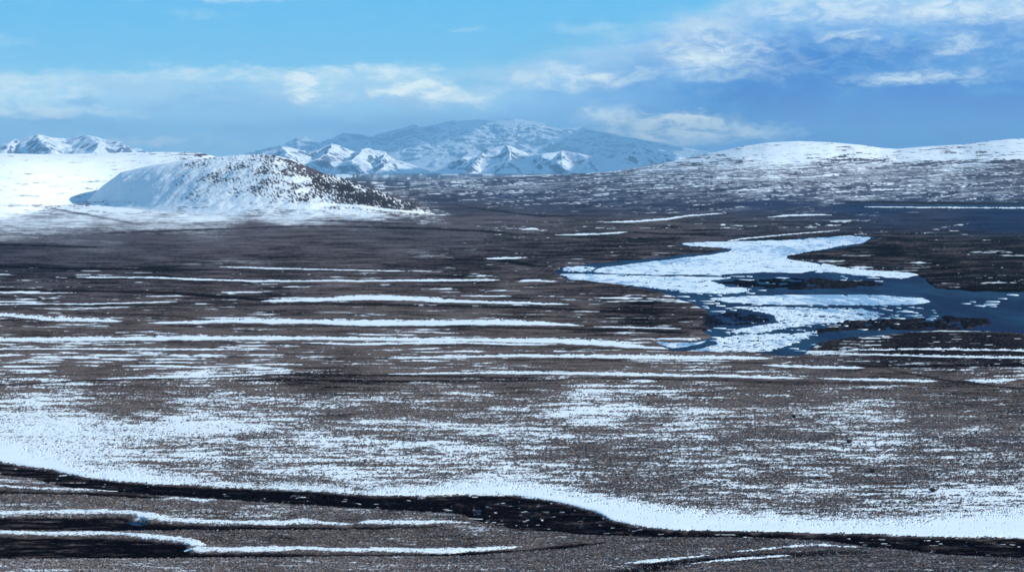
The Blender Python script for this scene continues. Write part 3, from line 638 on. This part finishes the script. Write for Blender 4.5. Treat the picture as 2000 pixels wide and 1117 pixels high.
# ------------------------------------------------------------------ hills
def hill(sil, base, crest, back, mat, power=1.0, relief=2.0, rscale=120, seed=200, cstep=2.0, rowsf=170, c0=None, c1=None, sink=.6):
    sil = np.asarray(sil, float); base = np.asarray(base, float); crest = np.asarray(crest, float)
    pxs = np.arange(c0 if c0 is not None else sil[0, 0], c1 if c1 is not None else sil[-1, 0], cstep)
    sy = np.interp(pxs, sil[:, 0], sil[:, 1]); by = np.interp(pxs, base[:, 0], base[:, 1])
    # round the traced outline a little
    ker = np.hanning(9); ker /= ker.sum(); sy = np.convolve(np.pad(sy, 4, mode='edge'), ker, 'valid')
    k2 = np.hanning(int(180/cstep)); k2 /= k2.sum(); sm2 = lambda a_: np.convolve(np.pad(a_, (len(k2)//2, len(k2)-1-len(k2)//2), mode='edge'), k2, 'valid')
    by = sm2(by); Dc = sm2(np.interp(pxs, crest[:, 0], crest[:, 1])); Db = from_pixel(pxs, by)[1]
    yc = -(sy-558.5)/F; slope = (yc*CT-ST)/(yc*ST+CT); zc = CAM_H+Dc*slope
    tf = np.linspace(0, 1, rowsf)**1.25; tb = np.linspace(0, 1, 24)[1:]
    zc = np.maximum(zc, 1.0)
    Yf = Db[None]+(Dc-Db)[None]*tf[:, None]
    prof = (np.sin(tf*np.pi/2)**power)[:, None]
    for _ in range(4):
        Zf = zc[None]*prof
        mx = ((Zf-CAM_H)/Yf).max(0); zc = zc+(slope-mx)*Dc
        zc = np.maximum(zc, .8)
    Zf = zc[None]*prof
    Yb = Dc[None]+(back-Dc)[None]*tb[:, None]; Zb = zc[None]*(np.cos(tb*np.pi/2)**1.2)[:, None]
    YY = np.vstack([Yf, Yb]); ZZ = np.vstack([Zf, Zb])
    K = (pxs-1000)/F
    XX = K[None]*(YY*CT+(CAM_H-ZZ)*ST)
    att = np.vstack([np.sin(tf*np.pi)[:, None]**.7*np.ones_like(Yf), np.sin(tb*np.pi)[:, None]*np.ones_like(Yb)])
    nz = fbm(XX/rscale, YY/(rscale*2.2), seed, 5, .55)*relief*np.minimum(att, np.clip(zc/20, 0, 1)[None])
    ZZ = ZZ+nz-sink*(1-np.clip(ZZ/6, 0, 1))
    bx, bz = to_pixel(XX, YY, ZZ)
    C = np.stack([samp(SNOW, bx, bz), samp(DRK, bx, bz), samp(BLU, bx, bz)], -1).reshape(-1, 3)
    V = np.stack([XX, YY, ZZ], -1).reshape(-1, 3)
    return mesh_obj('hill', V, gridfaces(*XX.shape), mat, kind='structure', cover=C)
# rounded dome at left
hill([(130,410),(160,400),(180,384),(200,364),(236,337),(286,325),(358,313),(430,306),(465,303),(501,302),(537,304),(573,313),(590,321),(630,338),(670,350),(710,364),(750,380),(790,395),(820,405),(850,416),(890,426)],
     [(60,404),(160,402),(220,404),(300,414),(400,424),(500,430),(700,434),(900,432)], [(60,4300),(200,4300),(300,4200),(500,4000),(700,3600),(900,3100)], 5400, M_hill, power=1.9, relief=7, rscale=75, seed=210, cstep=1.5)
# long white upland behind the dome
hill([(-600,304),(-200,300),(0,300),(100,302),(200,299),(300,297),(380,298),(405,302),(440,312),(600,345),(760,360)],
     [(-600,470),(-150,462),(0,436),(100,404),(200,392),(760,385)], [(-600,6200),(0,6000),(300,6200),(760,5600)], 9000, M_hill, power=1.6, relief=7, rscale=260, seed=220, cstep=3, rowsf=200)
# rolling rise filling the right, with two snowy crests
hill([(420,362),(600,360),(740,357),(800,352),(900,348),(1000,345),(1100,341),(1180,337),(1230,330),(1300,318),(1350,308),(1400,297),(1450,286),(1500,279),(1560,276),(1620,278),(1680,283),(1720,289),(1750,291),(1800,287),(1880,283),(1930,276),(1970,272),(2000,271),(2150,267),(2600,262)],
     [(420,430),(900,424),(1200,420),(1500,404),(1700,396),(2000,392),(2600,390)], [(420,7600),(1000,7600),(1500,7000),(2000,6600),(2600,6600)], 12000, M_hill, power=1.5, relief=8, rscale=240, seed=230, cstep=2.0, rowsf=230)

# ------------------------------------------------------------------ mountains
def mountain(name, ridges, cell, slope, seed, mat, rough=1.0, base=-40, rs=800, FAR=1.5, relf=.17):
    """ridges: polylines of (px, py, distance, width); height falls away from them at the given slope"""
    R = []
    cell *= 1.45; rs *= 1.5
    for rd in ridges:
        pts = []
        for (px, py, D) in rd:
            D *= FAR; yc = -(py-558.5)/F; sl = (yc*CT-ST)/(yc*ST+CT); z = CAM_H+D*sl
            x = (px-1000)/F*(D*CT+(CAM_H-z)*ST); pts.append((x, D, z))
        R.append(np.array(pts))
    allp = np.vstack(R); ext = (allp[:, 2].max()-base)/slope
    x0, x1, y0, y1 = allp[:, 0].min()-ext*.7, allp[:, 0].max()+ext*.7, allp[:, 1].min()-ext, allp[:, 1].max()+ext*.8
    gx = np.arange(x0, x1, cell); gy = np.arange(y0, y1, cell); A, B = np.meshgrid(gx, gy)
    wx = fbm(A/1350, B/1350, seed, 4, .45)*330*rough; wy = fbm(A/1350, B/1350, seed+9, 4, .45)*330*rough
    Aw, Bw = A+wx*.6, B+wy*.6
    H = np.full(A.shape, -1e9)
    for r in R:
        for k in range(len(r)-1):
            a, b = r[k], r[k+1]; d = b[:2]-a[:2]; L2 = (d**2).sum()+1e-6
            t = np.clip(((Aw-a[0])*d[0]+(Bw-a[1])*d[1])/L2, 0, 1)
            dist = np.hypot(Aw-(a[0]+t*d[0]), Bw-(a[1]+t*d[1])); z = a[2]+t*(b[2]-a[2])
            s = slope*(1+.25*np.sin(t*3+k))
            H = np.maximum(H, z-s*dist*(1-.25*np.clip(dist/ext, 0, 1)))
    hh = H.max()
    rdg = 1-np.abs(fbm(A/rs+wx/900, B/rs, seed+20, 5, .48))*2.4
    mid = np.clip((H-base)/(hh-base), 0, 1)
    H = H+(rdg-.6)*hh*relf*rough*np.sin(np.clip(mid, 0, 1)*np.pi)**.6
    H = np.maximum(H, base-10)
    V = np.stack([A, B, H], -1).reshape(-1, 3); Fq = gridfaces(*A.shape)
    up = H.ravel()[Fq].max(1) > base-5; V, Fq = compact(V, Fq[up][:, ::-1])
    return mesh_obj(name, V, Fq[:, ::-1] if False else Fq, mat, kind='structure')
mt = M_mount
# left pair of peaks
mountain('mountain', [[(-90,300,21000),(0,286,21000),(30,272,21000),(70,262,21000),(100,268,21300),(125,270,21500),(165,265,21300),(195,272,21200),(235,285,21000),(275,297,21000)],
                      [(70,262,21000),(86,280,20100),(104,300,19300)], [(165,265,21300),(190,280,20400),(180,300,19500)], [(30,272,21000),(10,296,20000)], [(235,285,21000),(240,300,20000)]], 16, .55, 300, mt)
# front range, left group
mountain('mountain', [[(440,312,20500),(518,301,20500),(549,288,20500),(599,299,20800),(648,281,21000),(693,297,21200),(720,290,20500),(761,299,20500),(788,312,20300),(842,337,20000)],
                      [(648,281,21000),(640,300,20000),(600,330,19000)], [(720,290,20500),(690,305,19800),(650,335,18900)], [(689,317,18800),(715,335,18500),(743,354,18300)], [(549,288,20500),(560,315,19500)], [(761,299,20500),(740,325,19300)]], 13, .62, 320, mt)
# front range, middle peak
mountain('mountain', [[(815,349,19600),(869,326,19800),(905,308,20200),(950,297,20500),(990,283,20500),(1031,301,20500),(1076,317,20000),(1121,336,19600)],
                      [(990,283,20500),(1000,305,19600),(985,335,18800)], [(950,297,20500),(925,325,19400)], [(1031,301,20500),(1060,330,19300)]], 13, .62, 340, mt)
# front range, right group
mountain('mountain', [[(1040,312,22000),(1058,301,22000),(1107,294,22200),(1139,301,22000),(1175,306,21800),(1220,328,21500)], [(1139,301,22000),(1150,325,21000)], [(1107,294,22200),(1090,320,21200)]], 18, .5, 360, mt)
mountain('mountain', [[(1180,318,22500),(1229,297,23000),(1238,287,23500),(1265,290,23800),(1301,297,24000),(1341,307,24000),(1400,325,24000)], [(1229,297,23000),(1210,322,21800)], [(1265,290,23800),(1260,320,22500)], [(1301,297,24000),(1300,325,22600)]], 20, .5, 380, mt)
# broad massif behind
mountain('mountain', [[(500,300,35000),(590,270,35000),(635,270,35000),(680,263,35000),(711,270,35000),(743,270,35500),(770,258,36000),(815,245,36000),(860,240,36000),(905,236,36500),(950,235,37000),(1008,231,37000),(1022,238,37000),(1058,240,37000),(1085,247,37000),(1130,252,37000),(1175,263,37000),(1220,274,37000),(1265,283,37000),(1340,305,37000)],
                      [(1058,240,37000),(1020,262,35000),(960,300,32500)], [(860,240,36000),(800,275,33500)], [(1130,252,37000),(1170,290,34000)], [(950,235,37000),(900,270,34500),(860,300,32500)], [(680,263,35000),(640,290,33000)]], 40, .33, 400, mt, rough=1.0, rs=1500, FAR=2.1, relf=.17)

# ------------------------------------------------------------------ unseen clouds, added above the frame to shade the mountains
M_shade_cloud, t, bs = newmat('shade_cloud_white'); bs.inputs['Base Color'].default_value = (.85, .87, .9, 1); bs.inputs['Roughness'].default_value = 1; bs.inputs['Specular IOR Level'].default_value = 0
def shade_cloud(xm, ym, rx, ry, alt, zm, seed, thick=.22):
    off = (alt-zm)/math.tan(SUN_EL); cx, cy = xm+off*math.sin(SUN_AZ), ym+off*math.cos(SUN_AZ)
    nu, nv = 96, 40; u = np.linspace(0, 2*np.pi, nu, endpoint=False); v = np.linspace(.02, np.pi-.02, nv); U, VV = np.meshgrid(u, v)
    X_, Y_, Z_ = np.sin(VV)*np.cos(U), np.sin(VV)*np.sin(U), np.cos(VV)
    k = 1+.38*fbm(X_*2.2+Z_+seed, Y_*2.2-Z_*.7, seed, 5, .6)+.12*np.abs(fbm(X_*6, Y_*6+Z_*3, seed+9, 3))
    Zc = np.where(Z_ > 0, Z_, Z_*.25)*k*rx*thick
    Vc = np.stack([cx+X_*k*rx, cy+Y_*k*ry, alt+Zc], -1).reshape(-1, 3)
    i = np.arange(nu*nv).reshape(nv, nu); j = np.roll(i, -1, 1)
    return mesh_obj('shade_cloud', Vc, np.stack([i[:-1], i[1:], j[1:], j[:-1]], -1).reshape(-1, 4), M_shade_cloud, kind='structure')
shade_cloud(-3500, 27500, 850, 1900, 4700, 300, 601); shade_cloud(-1200, 28300, 800, 1900, 4800, 300, 602); shade_cloud(1100, 29000, 900, 2500, 4800, 300, 603); shade_cloud(3300, 33000, 1200, 3000, 5600, 400, 604)
shade_cloud(-6500, 74000, 3300, 6000, 11500, 1500, 605, .1); shade_cloud(5200, 75000, 3600, 7000, 11500, 1200, 607, .1)

# ------------------------------------------------------------------ willow scrub: countless low tufts
def scrub(n, ya, yb, seed, wpx, hpx):
    r = np.random.default_rng(seed)
    px = r.uniform(-260, 2260, n); py = r.uniform(ya, yb, n)
    s = samp(SNOW, px, py); d = samp(DRK, px, py); wet = samp(riverbed.astype(float), px, py)+samp(strm.astype(float), px, py)+samp(chm.astype(float), px, py)
    cl = samp(FC, px, py)
    keep = (wet < .05) & (r.random(n) < np.clip(1.0-1.1*s, .07, 1)*np.clip(1.25-d*.9, .25, 1)*sst(py, 690, 860)) & (samp(bmf, px, py) < .25+.5*r.random(n))
    px, py, d = px[keep], py[keep], d[keep]; n = len(px)
    x, y = from_pixel(px, py); z = ground_z(px, py)-.03
    m = y/F                                            # metres per image pixel here
    h = np.clip(m*hpx, .15, .9)*r.uniform(.5, 1.5, n); w = np.clip(m*wpx, .2, 1.4)*r.uniform(.6, 1.4, n)
    V = []; T = []
    for k in range(3):
        a = r.uniform(0, np.pi, n)+k*1.05; ca, sa = np.cos(a)*w*.5, np.sin(a)*w*.5
        lean = r.normal(0, .25, (n, 2))*h[:, None]
        V.append(np.stack([np.stack([x-ca*.5, y-sa*.5, z], -1), np.stack([x+ca*.5, y+sa*.5, z], -1), np.stack([x+ca+lean[:, 0], y+sa+lean[:, 1], z+h*r.uniform(.6, 1, n)], -1), np.stack([x-ca+lean[:, 0], y-sa+lean[:, 1], z+h*r.uniform(.6, 1, n)], -1)], 1))
    V = np.stack(V, 1).reshape(-1, 3)                    # n x 3 x 4
    i = np.arange(n*3)[:, None]*4
    Fq = i+np.array([[0, 1, 2, 3]])
    base = np.array([.27, .225, .205]); tone = r.uniform(.5, 1.5, n)*(1.15-.9*d)
    col = base[None]*tone[:, None]; fro = r.random(n) < .16+.14*sst(py, 1080, 1095); col[fro] = np.array([.34, .34, .36])
    col = np.repeat(col, 12, 0)
    return V, Fq, col
bmf = bm.astype(float)
Vs, Fs, Cs = [], [], []; off = 0
for a in ((190000, 850, 1190, 501, 3.3, 1.9), (82000, 690, 860, 502, 3.6, 1.3)):
    v, f, c = scrub(*a); Vs.append(v); Fs.append(f+off); Cs.append(c); off += len(v)
mesh_obj('willow_scrub', np.vstack(Vs), np.vstack(Fs), M_twig, label='low brown grey willow scrub poking through the snow across the near tundra', cat='scrub', kind='stuff', cover=np.vstack(Cs), attr='tint', smooth=False)

# a few taller bushes that stand out of the scrub
def bush(px, py, w, h, lab, seed):
    r = np.random.default_rng(seed); x0, y0 = from_pixel(px, py); V = []; Fq = []; C = []
    for k in range(150):
        a = r.uniform(0, 2*np.pi); lean = r.uniform(.05, 1.0); L = h*r.uniform(.6, 1.1); q = np.array([x0+r.normal(0, w*.10), y0+r.normal(0, w*.10), ground_z(px, py)-.1])
        d = np.array([np.cos(a)*lean, np.sin(a)*lean, 1.0]); d /= np.linalg.norm(d); rad = .035
        side = np.array([-np.sin(a), np.cos(a), 0]); pts = [q, q+d*L*.5+side*r.normal(0, .1), q+d*L*np.array([w/h*.7, w/h*.7, .9])]
        for n_, p_ in enumerate(pts):
            rr = rad*(1-.4*n_)
            for m_ in range(3):
                t_ = m_*2.094; V.append(p_+np.array([math.cos(t_), math.sin(t_), 0])*rr); C.append(np.array([.075, .06, .055])*r.uniform(.6, 1.5))
        b = len(V)-9
        for s_ in range(2):
            for m_ in range(3): Fq.append((b+s_*3+m_, b+s_*3+(m_+1) % 3, b+s_*3+3+(m_+1) % 3, b+s_*3+3+m_))
        for _ in range(4):                                       # twig sprays near the tips
            c_ = pts[1]+(pts[2]-pts[1])*r.uniform(.2, 1.1); e1, e2 = r.normal(0, .16, 3), r.normal(0, .12, 3); i_ = len(V)
            V += [c_-e1, c_-e2*.4, c_+e1, c_+e2*.4]; Fq.append((i_, i_+1, i_+2, i_+3)); C += [np.array([.10, .08, .075])*r.uniform(.5, 1.6)]*4
    mesh_obj('willow_bush', np.array(V), np.array(Fq), M_twig, label=lab, cat='bush', group='dark bushes on the near snowy flats', cover=np.array(C), attr='tint', smooth=False)
for q in ((1659, 865, 2.4, 1.5, 'dark twiggy bush standing alone amid the snowy flats right of centre'), (1704, 922, 2.6, 1.4, 'bushy dark clump nearest the broad snow bank at right'),
          (1551, 815, 2.2, 1.4, 'farthest of the dark bushes, near the brown edge of the flats'), (1597, 934, 1.6, 1.0, 'small dark bush beside a pale patch left of the bushy clump'),
          (1822, 960, 2.4, 1.3, 'rightmost dark bush just above the broad snow bank')):
    bush(*q, seed=int(q[0]))

# ------------------------------------------------------------------ haze
def haze():
    me = bpy.data.meshes.new('haze'); x0, x1, y0, y1, z0, z1 = -70000, 70000, -6000, HZ_FAR, -60, HZ_TOP
    v = [(x, y, z) for x in (x0, x1) for y in (y0, y1) for z in (z0, z1)]
    f = [(0, 1, 3, 2), (4, 6, 7, 5), (0, 4, 5, 1), (2, 3, 7, 6), (0, 2, 6, 4), (1, 5, 7, 3)]
    me.from_pydata(v, [], f); o = bpy.data.objects.new('haze', me); sc.collection.objects.link(o); o['kind'] = 'stuff'
    m = bpy.data.materials.new('blue_air'); m.use_nodes = True; t = m.node_tree; t.nodes.clear()
    pv = t.nodes.new('ShaderNodeVolumePrincipled'); ou = t.nodes.new('ShaderNodeOutputMaterial')
    pv.inputs['Color'].default_value = (.34, .69, 1, 1); pv.inputs['Density'].default_value = HZ_D; pv.inputs['Anisotropy'].default_value = 0.0
    t.links.new(pv.outputs[0], ou.inputs['Volume']); me.materials.append(m)
haze()
print('floes', placed)
